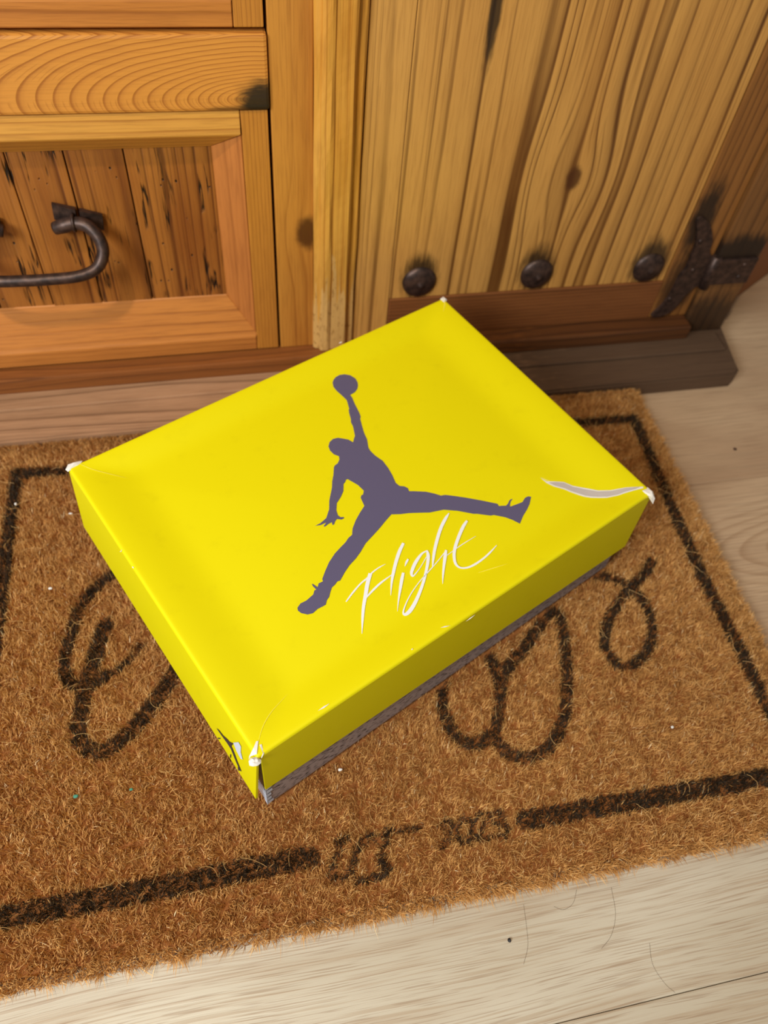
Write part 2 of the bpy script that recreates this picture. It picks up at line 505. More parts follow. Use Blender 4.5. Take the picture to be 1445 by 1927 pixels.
def drawer(z0, z1):
    d = empty('drawer', None, parent=cab)
    xl, xr = -.3475, .0512
    sw = .021                                   # stile width
    yf, yp = Y - .001, Y + .013                 # face and panel planes
    box('frame_stile', xr - sw, xr, yf, yp + .008, z0, z1, W_FRAME_Z, d, .001)
    box('frame_stile', xl, xl + sw, yf, yp + .008, z0, z1, W_FRAME_Z, d, .001)
    ia, ib = xl + sw + .0003, xr - sw - .0003
    bt, bb, bs = .018, .017, .0                 # flat heights of top and bottom rails
    it, i_b = z1 - .0345, z0 + .0580            # panel opening in z
    # top rail: flat face then a slope back to the panel
    mitred('frame_rail', [(z1, yf), (z1 - bt, yf - .0015), (it, yp), (it, yp + .006), (z1, yp + .006)], 'x',
           [ia, ia, ia + .024, ia + .024, ia], [ib, ib, ib - .024, ib - .024, ib], W_FRAME_X, d)
    mitred('frame_rail', [(z0, yf), (z0 + bb, yf - .0015), (z0 + bb + .003, yf), (i_b, yp), (i_b, yp + .006), (z0, yp + .006)], 'x',
           [ia, ia, ia, ia + .024, ia + .024, ia], [ib, ib, ib, ib - .024, ib - .024, ib], W_FRAME_X2, d)
    for s in (0, 1):
        o_, i_ = (ib, ib - .024) if s else (ia, ia + .024)
        mitred('frame_bevel', [(o_, yf + .0005), (i_, yp), (i_, yp + .0062), (o_, yp + .0062)], 'z',
               [z0 + bb + .003, i_b, i_b, z0 + bb + .003], [z1 - bt, it, it, z1 - bt], W_FRAME_Z2, d)
    cuts = [ia + .020, -.262, -.224, -.171, -.1465 + .012, -.0860, ib - .020]
    cuts = [ia + .020, -.258, -.196, -.1505, -.1075, -.0625, ib - .020]
    for k, (a, b) in enumerate(zip(cuts[:-1], cuts[1:])):
        box('panel_board', a + .0005, b - .0005, yp + .0004 * ((k * 7) % 3), yp + .006, i_b - .004, it + .004, W_PANEL, d, .0009)
    handle(d, z0 - .040, yp)
    return d

W_FRAME_Z2 = wood('pine_bevel', srgb(190, 118, 56), srgb(168, 98, 42), srgb(130, 70, 26), 'z', 120., .6, .4, 1.2, seed=14., line=.45)

def handle(d, dz, yp):
    up = np.array([0, 0, dz])
    cx = -.148
    def P(px, y): return on_y(px, y) + up
    path = [P((103, 431), yp - .009), P((122, 425), yp - .010), P((143, 421), yp - .0105), P((165, 427), yp - .014), P((186, 449), yp - .020),
            P((194, 478), yp - .026), P((182, 506), yp - .032), P((148, 521), yp - .036), P((90, 527), yp - .037)]
    rad = [.0052, .0062, .0056, .0056, .0053, .0052, .0050, .0049, .0049]
    pl = [np.array([2 * cx - q[0], q[1], q[2]]) for q in path]
    full = path + pl[::-1]
    pts = catmull(full, 6)
    rr = np.interp(np.linspace(0, 1, len(pts)), np.linspace(0, 1, len(full)), rad + rad[::-1])
    bm = bmesh.new(); tube(bm, pts, rr, 12)
    from_bm('handle_bail', bm, IRON, d, smooth=True)
    for s in (1, -1):
        c = P((150, 412), yp - .001)
        if s < 0: c = np.array([2 * cx - c[0], c[1], c[2]])
        # splayed split-pin tails
        for sg, tilt in ((-1, -.30), (1, -.34)):
            bm = bmesh.new()
            w, h = .0180, .0130
            a0 = .0015
            q = []
            for uu, vv in ((a0, -h / 2), (a0 + w, -h / 2 - .001), (a0 + w, h / 2), (a0, h / 2)):
                xx = sg * uu
                q.append((c[0] + xx * math.cos(tilt) - vv * math.sin(tilt) * .3, c[2] + .004 + xx * math.sin(tilt) + vv))
            lo = [bm.verts.new((a, c[1] - .0006, b)) for a, b in q]
            hi = [bm.verts.new((a, c[1] - .0036 - .0018 * (k in (0, 3)), b)) for k, (a, b) in enumerate(q)]
            bm.faces.new(lo); bm.faces.new(hi)
            for i in range(4): bm.faces.new((lo[i], lo[(i + 1) % 4], hi[(i + 1) % 4], hi[i]))
            bmesh.ops.recalc_face_normals(bm, faces=bm.faces)
            from_bm('handle_plate', bm, IRON, d)
        # staple loop round the bail
        sc = P((139, 421), yp - .0105)
        if s < 0: sc = np.array([2 * cx - sc[0], sc[1], sc[2]])
        bm = bmesh.new()
        lp = [(sc[0], sc[1] + .0066 * math.cos(t) + .001, sc[2] + .0066 * math.sin(t)) for t in np.linspace(.35, 2 * math.pi - .35, 20)]
        lp = [(sc[0], yp, sc[2] + .003)] + lp + [(sc[0], yp, sc[2] - .003)]
        tube(bm, lp, .0014, 8)
        from_bm('handle_staple', bm, IRON, d, smooth=True)

drawer(.0405, .2780)
drawer(.3355, .5730)

# door
yd = .604
door = empty('door', None, parent=cab)
box('door_board', .1280, .1625, yd, .6225, .0390, .636, W_DOOR, door, .0008)
box('door_board', .1629, .4595, yd, .6225, .0878, .636, W_DOOR, door, .0006)
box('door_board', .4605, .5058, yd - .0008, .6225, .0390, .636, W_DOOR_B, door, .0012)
box('door_batten', .1629, .4600, yd - .0015, .6222, .0392, .0874, W_BATTEN, door, .001)
def nail(x, z):
    prof = [(0.0, .0092), (.0016, .0090), (.0030, .0072), (.0060, .0066), (.0105, .0052), (.0145, .0034), (.0165, .0016), (.0170, 0.0)]
    bm = bmesh.new()
    top = bm.verts.new((x, yd - prof[0][1], z))
    rg = []
    for r, h in prof[1:]:
        rg.append([bm.verts.new((x + r * math.cos(t) * (1 + .02 * math.sin(3 * t)), yd - h, z + r * math.sin(t))) for t in np.linspace(0, 2 * math.pi, 28, endpoint=False)])
    for k in range(28): bm.faces.new((top, rg[0][(k + 1) % 28], rg[0][k]))
    for a, b in zip(rg[:-1], rg[1:]):
        for k in range(28): bm.faces.new((a[k], a[(k + 1) % 28], b[(k + 1) % 28], b[k]))
    bmesh.ops.recalc_face_normals(bm, faces=bm.faces)
    from_bm('nail_head', bm, IRON, door, smooth=True)
for p in ((790, 534), (1011, 519), (1222, 507)):
    q = on_y(p, yd - .003)
    nail(q[0], q[2])
# hinge
sc, ox, oy = 265 / 1445, 1180, 380
hp = [(770, 165), (830, 200), (866, 280), (878, 400), (850, 520), (905, 590), (960, 650), (960, 760), (880, 850), (780, 850), (690, 880), (600, 960),
      (520, 1060), (430, 1140), (330, 1180), (250, 1175), (330, 1100), (410, 1010), (480, 890), (540, 770), (610, 690), (645, 600), (700, 470), (722, 330), (716, 215)]
hp = catmull(hp, 3, True)
yh = yd - .0045
leaf = [on_y((ox + a * sc, oy + b * sc), yh) for a, b in hp]
prism('hinge_leaf', leaf, (0, .0040, 0), IRON, door)
box('hinge_plate', .5085, .5535, Y - .0068, Y - .0028, .0860, .1165, IRON, door, .0008)
bm = bmesh.new()
b0 = on_y((1371, 484), yh)
tube(bm, [(.5072, yh - .001, .0790), (.5072, yh - .001, .0795), (.5072, yh - .001, .1180), (.5072, yh - .001, .1185)], [.0040, .0055, .0055, .0040], 14)
from_bm('hinge_barrel', bm, IRON, door, smooth=True)
for (x, z) in ((.540, .1095), (.540, .0945), (.4795, .1370), (.4865, .1020), (.4745, .0660)):
    bm = bmesh.new()
    bmesh.ops.create_uvsphere(bm, u_segments=12, v_segments=6, radius=.0027)
    for v in bm.verts: v.co = Vector((x + v.co.x, (Y - .0068 if x > .5 else yh) + v.co.y * .6, z + v.co.z))
    from_bm('hinge_rivet', bm, IRON, door, smooth=True)

# board standing on the floor to the right of the cabinet
e0, e1 = np.array([.621, .669]), np.array([.689, .711])
dv = (e1 - e0) / np.linalg.norm(e1 - e0)
nv = np.array([-dv[1], dv[0]])
bm = bmesh.new()
quad = [e0, e0 + dv * .30, e0 + dv * .30 + nv * .03, e0 + nv * .03]
lo = [bm.verts.new((a[0], a[1], 0.0)) for a in quad]
hi = [bm.verts.new((a[0], a[1], .62)) for a in quad]
bm.faces.new(lo[::-1]); bm.faces.new(hi)
for i in range(4): bm.faces.new((lo[i], lo[(i + 1) % 4], hi[(i + 1) % 4], hi[i]))
bmesh.ops.bevel(bm, geom=list(bm.edges), offset=.002, segments=2, affect='EDGES')
sb = from_bm('wooden_board', bm, W_SIDE, base=(e0[0], e0[1], 0))
tag(sb, 'orange-brown wooden board standing upright past the cabinet\'s hinged corner', 'board')

# ------------------------------------------------------------------ shoe box
ZT = .125
ZB = .0187
LC = {k: on_z(p, ZT)[:2] for k, p in dict(A=(127, 880), B=(834, 560), C=(1230, 926), D=(483, 1428)).items()}
A, B, C_, D = LC['A'], LC['B'], LC['C'], LC['D']
ctr = (A + B + C_ + D) / 4
sbox = empty('shoe_box', (ctr[0], ctr[1], ZB), 'yellow shoe box with worn corners lying on the doormat', 'box')

def edge_dist(P, a, b):
    d = (b - a) / np.linalg.norm(b - a)
    n = np.array([-d[1], d[0]])
    if np.dot(ctr - a, n) < 0: n = -n
    return (np.asarray(P) - a) @ n
def sstep(x):
    x = np.clip(x, 0, 1); return x * x * (3 - 2 * x)
RIM = .0022
def lid_z(P):
    P = np.atleast_2d(P)
    ds = [edge_dist(P, A, D), edge_dist(P, B, C_), edge_dist(P, A, B), edge_dist(P, D, C_)]
    h = np.min(np.stack([sstep(ds[0] / .045), sstep(ds[1] / .050), sstep(ds[2] / .030), sstep(ds[3] / .030)]), axis=0)
    z = ZT - .0058 * h + .0020 * sstep(np.min(np.stack(ds), 0) / .12)
    dm = np.clip(np.min(np.stack(ds), 0), 0, RIM)
    return z - (RIM - np.sqrt(np.maximum(RIM ** 2 - (RIM - dm) ** 2, 0)))

def lid_mesh():
    def par(n):
        e = np.array([0, .0015, .003, .005, .008]) 
        return np.concatenate([e, np.linspace(.014, 1 - .014, n), 1 - e[::-1]])
    S, T = par(70), par(54)
    vs, fs = [], []
    for t in T:
        for s in S:
            p = (A * (1 - s) + B * s) * (1 - t) + (D * (1 - s) + C_ * s) * t
            vs.append(p)
    vs = np.array(vs)
    zz = lid_z(vs)
    V = [(a[0], a[1], b) for a, b in zip(vs, zz)]
    n, m = len(S), len(T)
    for j in range(m - 1):
        for i in range(n - 1):
            fs.append((j * n + i, (j + 1) * n + i, (j + 1) * n + i + 1, j * n + i + 1))
    return V, fs
V, Fc = lid_mesh()
lid = mk('lid', V, Fc, YELLOW, sbox, smooth=True)
tag(lid, 'bright yellow card lid with dented top')
TH = .0016
SK = .0700
def side_panel(a, b, ta, tb, splay, za=0.0, zb=0.0, wob=0.0, splay_b=None):
    splay_b = splay if splay_b is None else splay_b
    """lid skirt from corner a to corner b (outer face on the edge), trimmed by ta / tb at the ends, splayed outward at the bottom"""
    d = (b - a) / np.linalg.norm(b - a)
    n = np.array([-d[1], d[0]])
    if np.dot(ctr - a, n) > 0: n = -n
    a2, b2 = a + d * ta, b - d * tb
    bm = bmesh.new()
    N, Mz = 40, 8
    go, gi = [], []
    for j in range(Mz + 1):
        f = j / Mz
        ro, ri = [], []
        for i in range(N + 1):
            s = i / N
            zt = ZT - RIM * 1.0
            zb_ = ZT - SK - (za * (1 - s) + zb * s)
            z = zt + (zb_ - zt) * f
            off = (splay + (splay_b - splay) * s) * f + wob * math.sin(s * math.pi) * f
            p = a2 + (b2 - a2) * s + n * off
            q = p - n * TH
            ro.append(bm.verts.new((p[0], p[1], z))); ri.append(bm.verts.new((q[0], q[1], z)))
        go.append(ro); gi.append(ri)
    for j in range(Mz):
        for i in range(N):
            bm.faces.new((go[j][i], go[j][i + 1], go[j + 1][i + 1], go[j + 1][i]))
            bm.faces.new((gi[j][i], gi[j + 1][i], gi[j + 1][i + 1], gi[j][i + 1]))
    for j in range(Mz):
        for i in (0, N):
            bm.faces.new((go[j][i], go[j + 1][i], gi[j + 1][i], gi[j][i]))
    for i in range(N):
        for j in (0, Mz):
            bm.faces.new((go[j][i], go[j][i + 1], gi[j][i + 1], gi[j][i]))
    bmesh.ops.recalc_face_normals(bm, faces=bm.faces)
    return from_bm('lid_side', bm, YELLOW, sbox)
side_panel(A, D, .0006, .0004, .0052)
side_panel(D, C_, .0028, .0008, -.0006, za=-.0035, zb=.0015, splay_b=.0022)
side_panel(C_, B, .0004, .0018, .0042, splay_b=.001)
side_panel(B, A, .0004, .0018, .0006)

# base tray: open card box, inside the lid
def inset(P, k):
    v = ctr - P
    return P + v / np.linalg.norm(v) * k
ins = [inset(q, .0046) for q in (A, D, C_, B)]
bm = bmesh.new()
outl = ins
innl = [inset(q, .003) for q in ins]
ztop = ZT - .012
ob = [bm.verts.new((q[0], q[1], ZB)) for q in outl]; ot = [bm.verts.new((q[0], q[1], ztop)) for q in outl]
ib = [bm.verts.new((q[0], q[1], ZB + .002)) for q in innl]; it = [bm.verts.new((q[0], q[1], ztop)) for q in innl]
bm.faces.new(ob); bm.faces.new(ib[::-1])
for i in range(4):
    j = (i + 1) % 4
    bm.faces.new((ob[i], ob[j], ot[j], ot[i])); bm.faces.new((ib[i], it[i], it[j], ib[j])); bm.faces.new((ot[i], ot[j], it[j], it[i]))
bmesh.ops.recalc_face_normals(bm, faces=bm.faces)
base_o = from_bm('box_base', bm, CEMENT, sbox)
tag(base_o, 'grey card base with black speckle print')

def decal(name, pix, mat, parent, lift=.00035, fine=True):
    """flat print that follows the lid's top, from its outline"""
    P = np.array([on_z(p, ZT - .0040)[:2] for p in pix])
    bm = bmesh.new()
    vs = [bm.verts.new((q[0], q[1], 0)) for q in P]
    f = bm.faces.new(vs)
    bmesh.ops.triangulate(bm, faces=[f])
    if fine:
        for _ in range(5):
            es = [e for e in bm.edges if e.calc_length() > .010]
            if not es: break
            bmesh.ops.subdivide_edges(bm, edges=es, cuts=1)
            bmesh.ops.triangulate(bm, faces=[q for q in bm.faces if len(q.verts) > 3])
    z = lid_z(np.array([(v.co.x, v.co.y) for v in bm.verts]))
    for v, zz in zip(bm.verts, z): v.co.z = zz + lift
    bm.normal_update()
    for q in bm.faces:
        if q.normal.z < 0: q.normal_flip()
    return from_bm(name, bm, mat, parent)

def r4(a): return [(540 + x * .17993, 680 + y * .17993) for x, y in a]
def r5(a): return [(540 + x * .17993, 880 + y * .17993) for x, y in a]
def r6(a): return [(760 + x * .17993, 880 + y * .17993) for x, y in a]
fig = r4([(600, 125), (660, 135), (715, 170), (738, 212), (742, 245), (735, 280), (710, 315), (660, 345), (682, 375), (705, 435), (735, 495), (755, 535), (770, 578), (764, 600),
          (785, 680), (800, 735), (815, 775), (835, 815), (850, 905), (870, 940), (920, 990), (1000, 1045), (1060, 1125), (1100, 1195), (1135, 1275), (1175, 1308),
          (1225, 1312), (1262, 1330), (1275, 1362), (1330, 1362), (1445, 1367)])
fig += r6([(250, 260), (320, 275), (385, 295), (430, 287), (520, 297), (650, 315), (800, 340), (980, 375), (992, 398), (1030, 395), (1070, 393), (1090, 370), (1100, 345),
           (1115, 328), (1138, 322), (1117, 350), (1110, 380), (1113, 403), (1180, 378), (1240, 355), (1268, 310), (1300, 295), (1332, 300), (1315, 375), (1290, 430),
           (1250, 495), (1215, 578), (1140, 540), (1060, 512), (940, 490), (910, 497), (770, 480), (730, 480), (560, 450), (415, 440), (340, 455), (270, 470), (100, 475)])
fig += r5([(1270, 478), (1190, 488), (1090, 492), (1030, 560), (960, 645), (890, 720), (820, 795), (770, 880), (720, 950), (650, 1025), (600, 1100), (555, 1180), (525, 1190),
           (500, 1225), (470, 1250), (455, 1290), (440, 1350), (415, 1385), (405, 1430), (370, 1450), (320, 1475), (270, 1520), (215, 1533), (150, 1520), (115, 1495),
           (108, 1465), (140, 1420), (200, 1390), (275, 1325), (285, 1285), (305, 1275), (270, 1240), (258, 1215), (275, 1220), (320, 1250), (330, 1210), (375, 1190),
           (368, 1165), (400, 1080), (440, 990), (500, 900), (560, 835), (610, 785), (640, 740), (680, 705), (685, 640), (720, 550), (765, 470), (808, 405), (770, 320),
           (775, 295), (795, 285), (802, 245), (740, 185), (705, 165), (635, 125), (615, 130), (608, 155), (590, 175), (588, 250), (560, 315), (520, 375), (515, 450),
           (530, 500), (555, 522), (590, 521), (598, 533), (570, 547), (520, 542), (503, 565), (490, 600), (474, 604), (468, 575), (430, 595), (395, 622), (382, 617), (410, 578),
           (350, 605), (292, 613), (345, 588), (410, 532), (440, 440), (442, 350), (470, 210), (472, 150), (485, 80)])
fig += r4([(490, 1110), (500, 1092), (530, 1070), (548, 1030), (543, 995), (490, 975), (450, 935), (433, 890), (445, 845), (480, 812), (530, 800), (580, 808), (640, 820), (690, 850),
           (700, 810), (710, 780), (690, 680), (670, 640), (667, 600), (650, 540), (645, 505), (650, 490), (625, 400), (575, 350), (520, 300), (485, 255), (477, 215), (485, 185),
           (510, 155), (550, 133)])
pf_ = decal('figure_print', fig, INK_FIG, lid)
tag(pf_, 'dark grey silhouette of a leaping figure with a raised ball')

def r7(x, y): return (640 + x * .2145, 950 + y * .2145)
strokes = [
    [(265, 600, 26), (240, 690, 28), (225, 780, 26), (207, 880, 22), (198, 980, 18), (192, 1125, 3)],
    [(52, 848, 8), (110, 770, 12), (180, 690, 11), (240, 640, 12), (280, 595, 10), (340, 550, 8), (400, 517, 2)],
    [(230, 810, 10), (290, 745, 15), (360, 680, 14), (455, 610, 5)],
    [(555, 336, 20), (520, 410, 25), (490, 500, 24), (468, 590, 22), (452, 680, 15), (445, 790, 3)],
    [(555, 593, 18), (540, 660, 23), (527, 740, 18), (513, 830, 10), (503, 930, 2)],
    [(597, 475, 13), (582, 502, 15), (568, 538, 3)],
    [(762, 400, 8), (715, 430, 16), (670, 490, 24), (640, 550, 24), (626, 600, 20), (640, 622, 12), (680, 580, 6), (720, 520, 5), (757, 455, 5)],
    [(762, 398, 12), (772, 440, 24), (770, 500, 22), (755, 580, 20), (735, 660, 20), (700, 760, 22), (655, 860, 26), (610, 930, 28), (570, 958, 22), (555, 935, 12),
     (575, 870, 8), (620, 780, 7), (690, 680, 6), (760, 600, 7), (850, 500, 6), (925, 405, 6)],
    [(955, 75, 6), (925, 120, 22), (885, 200, 24), (855, 290, 24), (830, 390, 22), (818, 470, 18), (810, 552, 4)],
    [(930, 395, 16), (922, 450, 24), (910, 540, 18), (903, 620, 12), (900, 690, 2)],
    [(940, 440, 4), (1000, 395, 5), (1080, 340, 6), (1190, 273, 2)],
    [(1113, 140, 16), (1080, 190, 24), (1040, 280, 24), (1010, 370, 23), (1000, 440, 22), (1012, 510, 20), (1050, 546, 15), (1110, 548, 14), (1180, 520, 16),
     (1260, 465, 14), (1320, 410, 12), (1375, 350, 4)]]
bmv, bmf = [], []
for k, s in enumerate(strokes):
    c = catmull(s, 5)
    P = np.array([r7(a, b) for a, b, _ in c])
    P = np.array([on_z(p, ZT - .0040)[:2] for p in P])
    Wd = np.clip(c[:, 2], 1.5, 40) * .2145 / 2700 / 2 * 1.22
    T = np.gradient(P, axis=0); T /= np.linalg.norm(T, axis=1)[:, None]
    Nn = np.stack([-T[:, 1], T[:, 0]], 1)
    L, R_ = P + Nn * Wd[:, None], P - Nn * Wd[:, None]
    i0 = len(bmv)
    lift = .0005 + .00003 * k
    zl, zr = lid_z(L) + lift, lid_z(R_) + lift
    for q in range(len(P)):
        bmv += [(L[q][0], L[q][1], zl[q]), (R_[q][0], R_[q][1], zr[q])]
    for q in range(len(P) - 1):
        bmf.append((i0 + 2 * q, i0 + 2 * q + 1, i0 + 2 * q + 3, i0 + 2 * q + 2))
pl = mk('lettering_print', bmv, bmf, INK_WHITE, lid)
tag(pl, 'white brush-script lettering reading Flight')

def r8(a): return [(960 + x * .33564, 740 + y * .33564) for x, y in a]
tear = r8([(215, 500), (255, 497), (300, 500), (350, 522), (420, 538), (490, 553), (560, 556), (640, 547), (718, 545), (690, 556), (640, 566), (600, 577), (540, 585), (500, 582),
           (460, 578), (420, 571), (380, 558), (340, 545), (310, 532), (250, 516)])
tear_w = r8([(170, 472), (205, 492), (250, 492), (302, 495), (352, 516), (425, 531), (492, 547), (560, 551), (640, 543), (735, 543), (735, 552), (692, 560), (640, 571), (600, 582),
             (540, 590), (500, 587), (455, 583), (415, 576), (375, 563), (335, 549), (305, 536), (245, 520), (205, 502)])
tag(decal('tear_edge', tear_w, PAPER_W, lid, .0005), 'white frayed edge round the tear')
tag(decal('tear', tear, PAPER, lid, .0008), 'grey torn strip near the corner of the lid')

def scuff(name, pix, z, mat, thick=.0012, seed=0, plane=None, parent=None):
    """crumpled patch of bare card wrapped over a corner"""
    r = np.random.default_rng(seed)
    P = [on_z(p, z) if plane is None else on_plane(p, *plane) for p in pix]
    c = np.mean(P, 0)
    bm = bmesh.new()
    ring = [bm.verts.new(q) for q in P]
    mid = [bm.verts.new(np.array(q) * .5 + c * .5 + np.array([0, 0, thick]) * (0.6 + .8 * r.random())) for q in P]
    top = bm.verts.new(c + np.array([0, 0, thick]))
    low = bm.verts.new(c - np.array([0, 0, thick * 1.5]))
    n = len(P)
    for i in range(n):
        j = (i + 1) % n
        bm.faces.new((ring[i], ring[j], mid[j], mid[i])); bm.faces.new((mid[i], mid[j], top)); bm.faces.new((ring[j], ring[i], low))
    bmesh.ops.recalc_face_normals(bm, faces=bm.faces)
    return from_bm(name, bm, mat, parent or lid)
def r7b(a): return [(400 + x * .15225, 1300 + y * .15225) for x, y in a]
scuff('scuffed_corner', r7b([(445, 870), (470, 830), (540, 815), (600, 850), (600, 890), (560, 925), (500, 935), (455, 925)]), ZT - .001, PAPER_W, .0016, 1)
decal('scuff', r7b([(510, 740), (545, 655), (570, 650), (560, 740), (552, 815), (475, 825), (450, 870), (455, 825)]), PAPER_W, lid, .0006, False)
decal('scuff', r7b([(585, 700), (610, 690), (640, 800), (610, 850), (600, 850), (625, 800), (600, 740)]), PAPER_W, lid, .0006, False)
scuff('scuffed_corner', [(123, 884), (128, 874), (142, 869), (155, 867), (150, 875), (140, 880), (128, 888)], ZT - .0005, PAPER_W, .0012, 2)
scuff('scuffed_corner', r8([(735, 545), (770, 526), (800, 550), (812, 590), (800, 622), (784, 580), (750, 562)]), ZT - .0005, PAPER_W, .0016, 3)
scuff('scuffed_corner', [(828, 563), (834, 558), (841, 564), (836, 572)], ZT - .0005, PAPER_W, .0010, 4)
# worn spots along the edges
for k, (a, b, w) in enumerate((((598, 1343), (620, 1329), 3.0), ((637, 650), (644, 647), 2.0), ((827, 1187), (845, 1183), 2.2), ((875, 1173), (893, 1160), 1.6),
                               ((772, 1229), (776, 1226), 2.2), ((226, 1042), (232, 1040), 1.4), ((250, 1071), (254, 1075), 1.6))):
    a, b = np.array(a, float), np.array(b, float)
    n = np.array([-(b - a)[1], (b - a)[0]]); n /= np.linalg.norm(n)
    m = (a + b) / 2
    decal('scuff', [a, m + n * w * .6, b, m - n * w * .5], PAPER_W, lid, .0006, False)
# fine crease lines running in from the corners
def crease(pts, w):
    P = np.array(pts, float)
    c = catmull(P, 4)
    T = np.gradient(c, axis=0); T /= np.linalg.norm(T, axis=1)[:, None]
    N = np.stack([-T[:, 1], T[:, 0]], 1)
    ww = w * np.sin(np.linspace(.25, math.pi * .98, len(c)))[:, None]
    Lp = np.array([on_z(p, ZT - .0040)[:2] for p in c + N * ww]); Rp = np.array([on_z(p, ZT - .0040)[:2] for p in c - N * ww])
    zl_, zr_ = lid_z(Lp) + .0004, lid_z(Rp) + .0004
    vs = []
    for q in range(len(c)): vs += [(Lp[q][0], Lp[q][1], zl_[q]), (Rp[q][0], Rp[q][1], zr_[q])]
    mk('crease', vs, [(2 * q, 2 * q + 1, 2 * q + 3, 2 * q + 2) for q in range(len(c) - 1)], CREASE, lid)
crease([(485, 1408), (492, 1380), (500, 1360), (512, 1340), (524, 1325), (542, 1304)], .5)
crease([(148, 878), (175, 888), (205, 894), (240, 900)], .5)
crease([(835, 568), (836, 578), (833, 592)], .7)
crease([(900, 1077), (925, 1070), (955, 1062)], .6)
crease([(1018, 898), (1030, 903), (1040, 908)], .9)

# prints and torn patch on the short left side, by the near corner
dAD = (D - A) / np.linalg.norm(D - A)
nAD = np.array([-dAD[1], dAD[0]])
if np.dot(ctr - A, nAD) > 0: nAD = -nAD
n3 = np.array([nAD[0], nAD[1], 0.0])
tn = .0052 / (SK - RIM)
o3 = np.array([A[0], A[1], ZT - RIM]) + n3 * .0002
n3 = np.array([nAD[0], nAD[1], tn]); n3 /= np.linalg.norm(n3)
def on_side(name, pix, mat, k=0):
    P = [on_plane(p, o3 + n3 * .0002 * k, n3) for p in pix]
    bm = bmesh.new()
    f = bm.faces.new([bm.verts.new(q) for q in P])
    bmesh.ops.triangulate(bm, faces=[f])
    return from_bm(name, bm, mat, lid)
DARKP = plain('dark_crackle_print', srgb(62, 54, 58), .5)
BLUEW = plain('peeled_white_card', srgb(206, 212, 226), .7)
on_side('side_print', r7b([(45, 460), (75, 485), (130, 555), (180, 598), (205, 630), (255, 652), (230, 685), (262, 760), (300, 865), (355, 1000), (335, 985), (285, 870), (225, 720), (180, 650), (115, 560)]), DARKP, 1)
on_side('side_print', r7b([(60, 580), (95, 585), (92, 597), (70, 596)]), DARKP, 1)
on_side('side_print', r7b([(215, 785), (228, 790), (224, 835), (214, 820)]), DARKP, 1)
on_side('side_print', r7b([(308, 940), (320, 948), (330, 990), (316, 985)]), DARKP, 1)
on_side('peeled_patch', r7b([(255, 640), (320, 635), (350, 690), (348, 760), (372, 850), (345, 840), (295, 745)]), BLUEW, 1)
# crumpled tip of the base under the near corner
tipn = ins[1]
bm = bmesh.new()
r = np.random.default_rng(11)
for s, dd in ((0, dAD), (1, (D - C_) / np.linalg.norm(D - C_))):
    for k in range(5):
        z0_, z1_ = ZB + .001 + k * .0075, ZB + .001 + (k + 1) * .0075
        p = tipn + dd * .0008
        q = tipn - dd * (.0030 + .0015 * r.random())
        nrm = np.array([-dd[1], dd[0]])
        if np.dot(ctr - tipn, nrm) > 0: nrm = -nrm
        off = nrm * .0006
        bm.faces.new([bm.verts.new(v) for v in ((p[0] + off[0], p[1] + off[1], z0_), (q[0] + off[0], q[1] + off[1], z0_ + .002), (q[0] + off[0], q[1] + off[1], z1_ - .001), (p[0] + off[0], p[1] + off[1], z1_))])
from_bm('scuffed_corner', bm, BLUEW, base_o)

# ------------------------------------------------------------------ doormat
mat_o = empty('doormat', (.09, .30, 0), 'brown coir doormat with black border and script print under the box', 'doormat')
MZ = .010
mq = np.array([(-.248, .079), (.413, .0755), (.4245, .5225), (-.244, .5235)])
bm = bmesh.new()
mi = mq + np.array([(.007, .007), (-.007, .007), (-.007, -.003), (.007, -.003)])
lo = [bm.verts.new((a, b, .0004)) for a, b in mi]; hi = [bm.verts.new((a, b, MZ - .0005)) for a, b in mi]
bm.faces.new(lo[::-1]); bm.faces.new(hi)
for i in range(4): bm.faces.new((lo[i], lo[(i + 1) % 4], hi[(i + 1) % 4], hi[i]))
from_bm('backing', bm, BACKING, mat_o)

ZP = .0165
def mat_pts(pix): return np.array([on_z(p, ZP)[:2] for p in pix])
border = [(mat_pts([(30, 886), (128, 880)]), .0046), (mat_pts([(30, 886), (12, 1010), (0, 1110)]), .0044),
          (mat_pts([(1090, 791), (1195, 783)]), .0046), (mat_pts([(128, 880), (1090, 791)]), .0046),
          (mat_pts([(1195, 783), (1258, 930), (1325, 1080), (1400, 1225), (1445, 1318)]), .0048),
          (mat_pts([(-5, 1726), (300, 1668), (585, 1609)]), .0058), (mat_pts([(992, 1540), (1220, 1500), (1445, 1460)]), .0056)]
a0 = mat_pts([(0, 1110)])[0]; b0 = mat_pts([(-5, 1726)])[0]
border.append((np.array([a0, (-.207, .125), b0]), .0046))
a0 = mat_pts([(1445, 1460)])[0]; b0 = mat_pts([(1445, 1318)])[0]
border.append((np.array([a0, (.387, .115), b0]), .0050))
def q1(a): return catmull([(x * .3633, 760 + y * .3633) for x, y in a], 4)
def q2(a): return catmull([(740 + x * .4879, 1000 + y * .4879) for x, y in a], 4)
def q3(a): return catmull([(600 + x * .2768, 1500 + y * .2768) for x, y in a], 4)
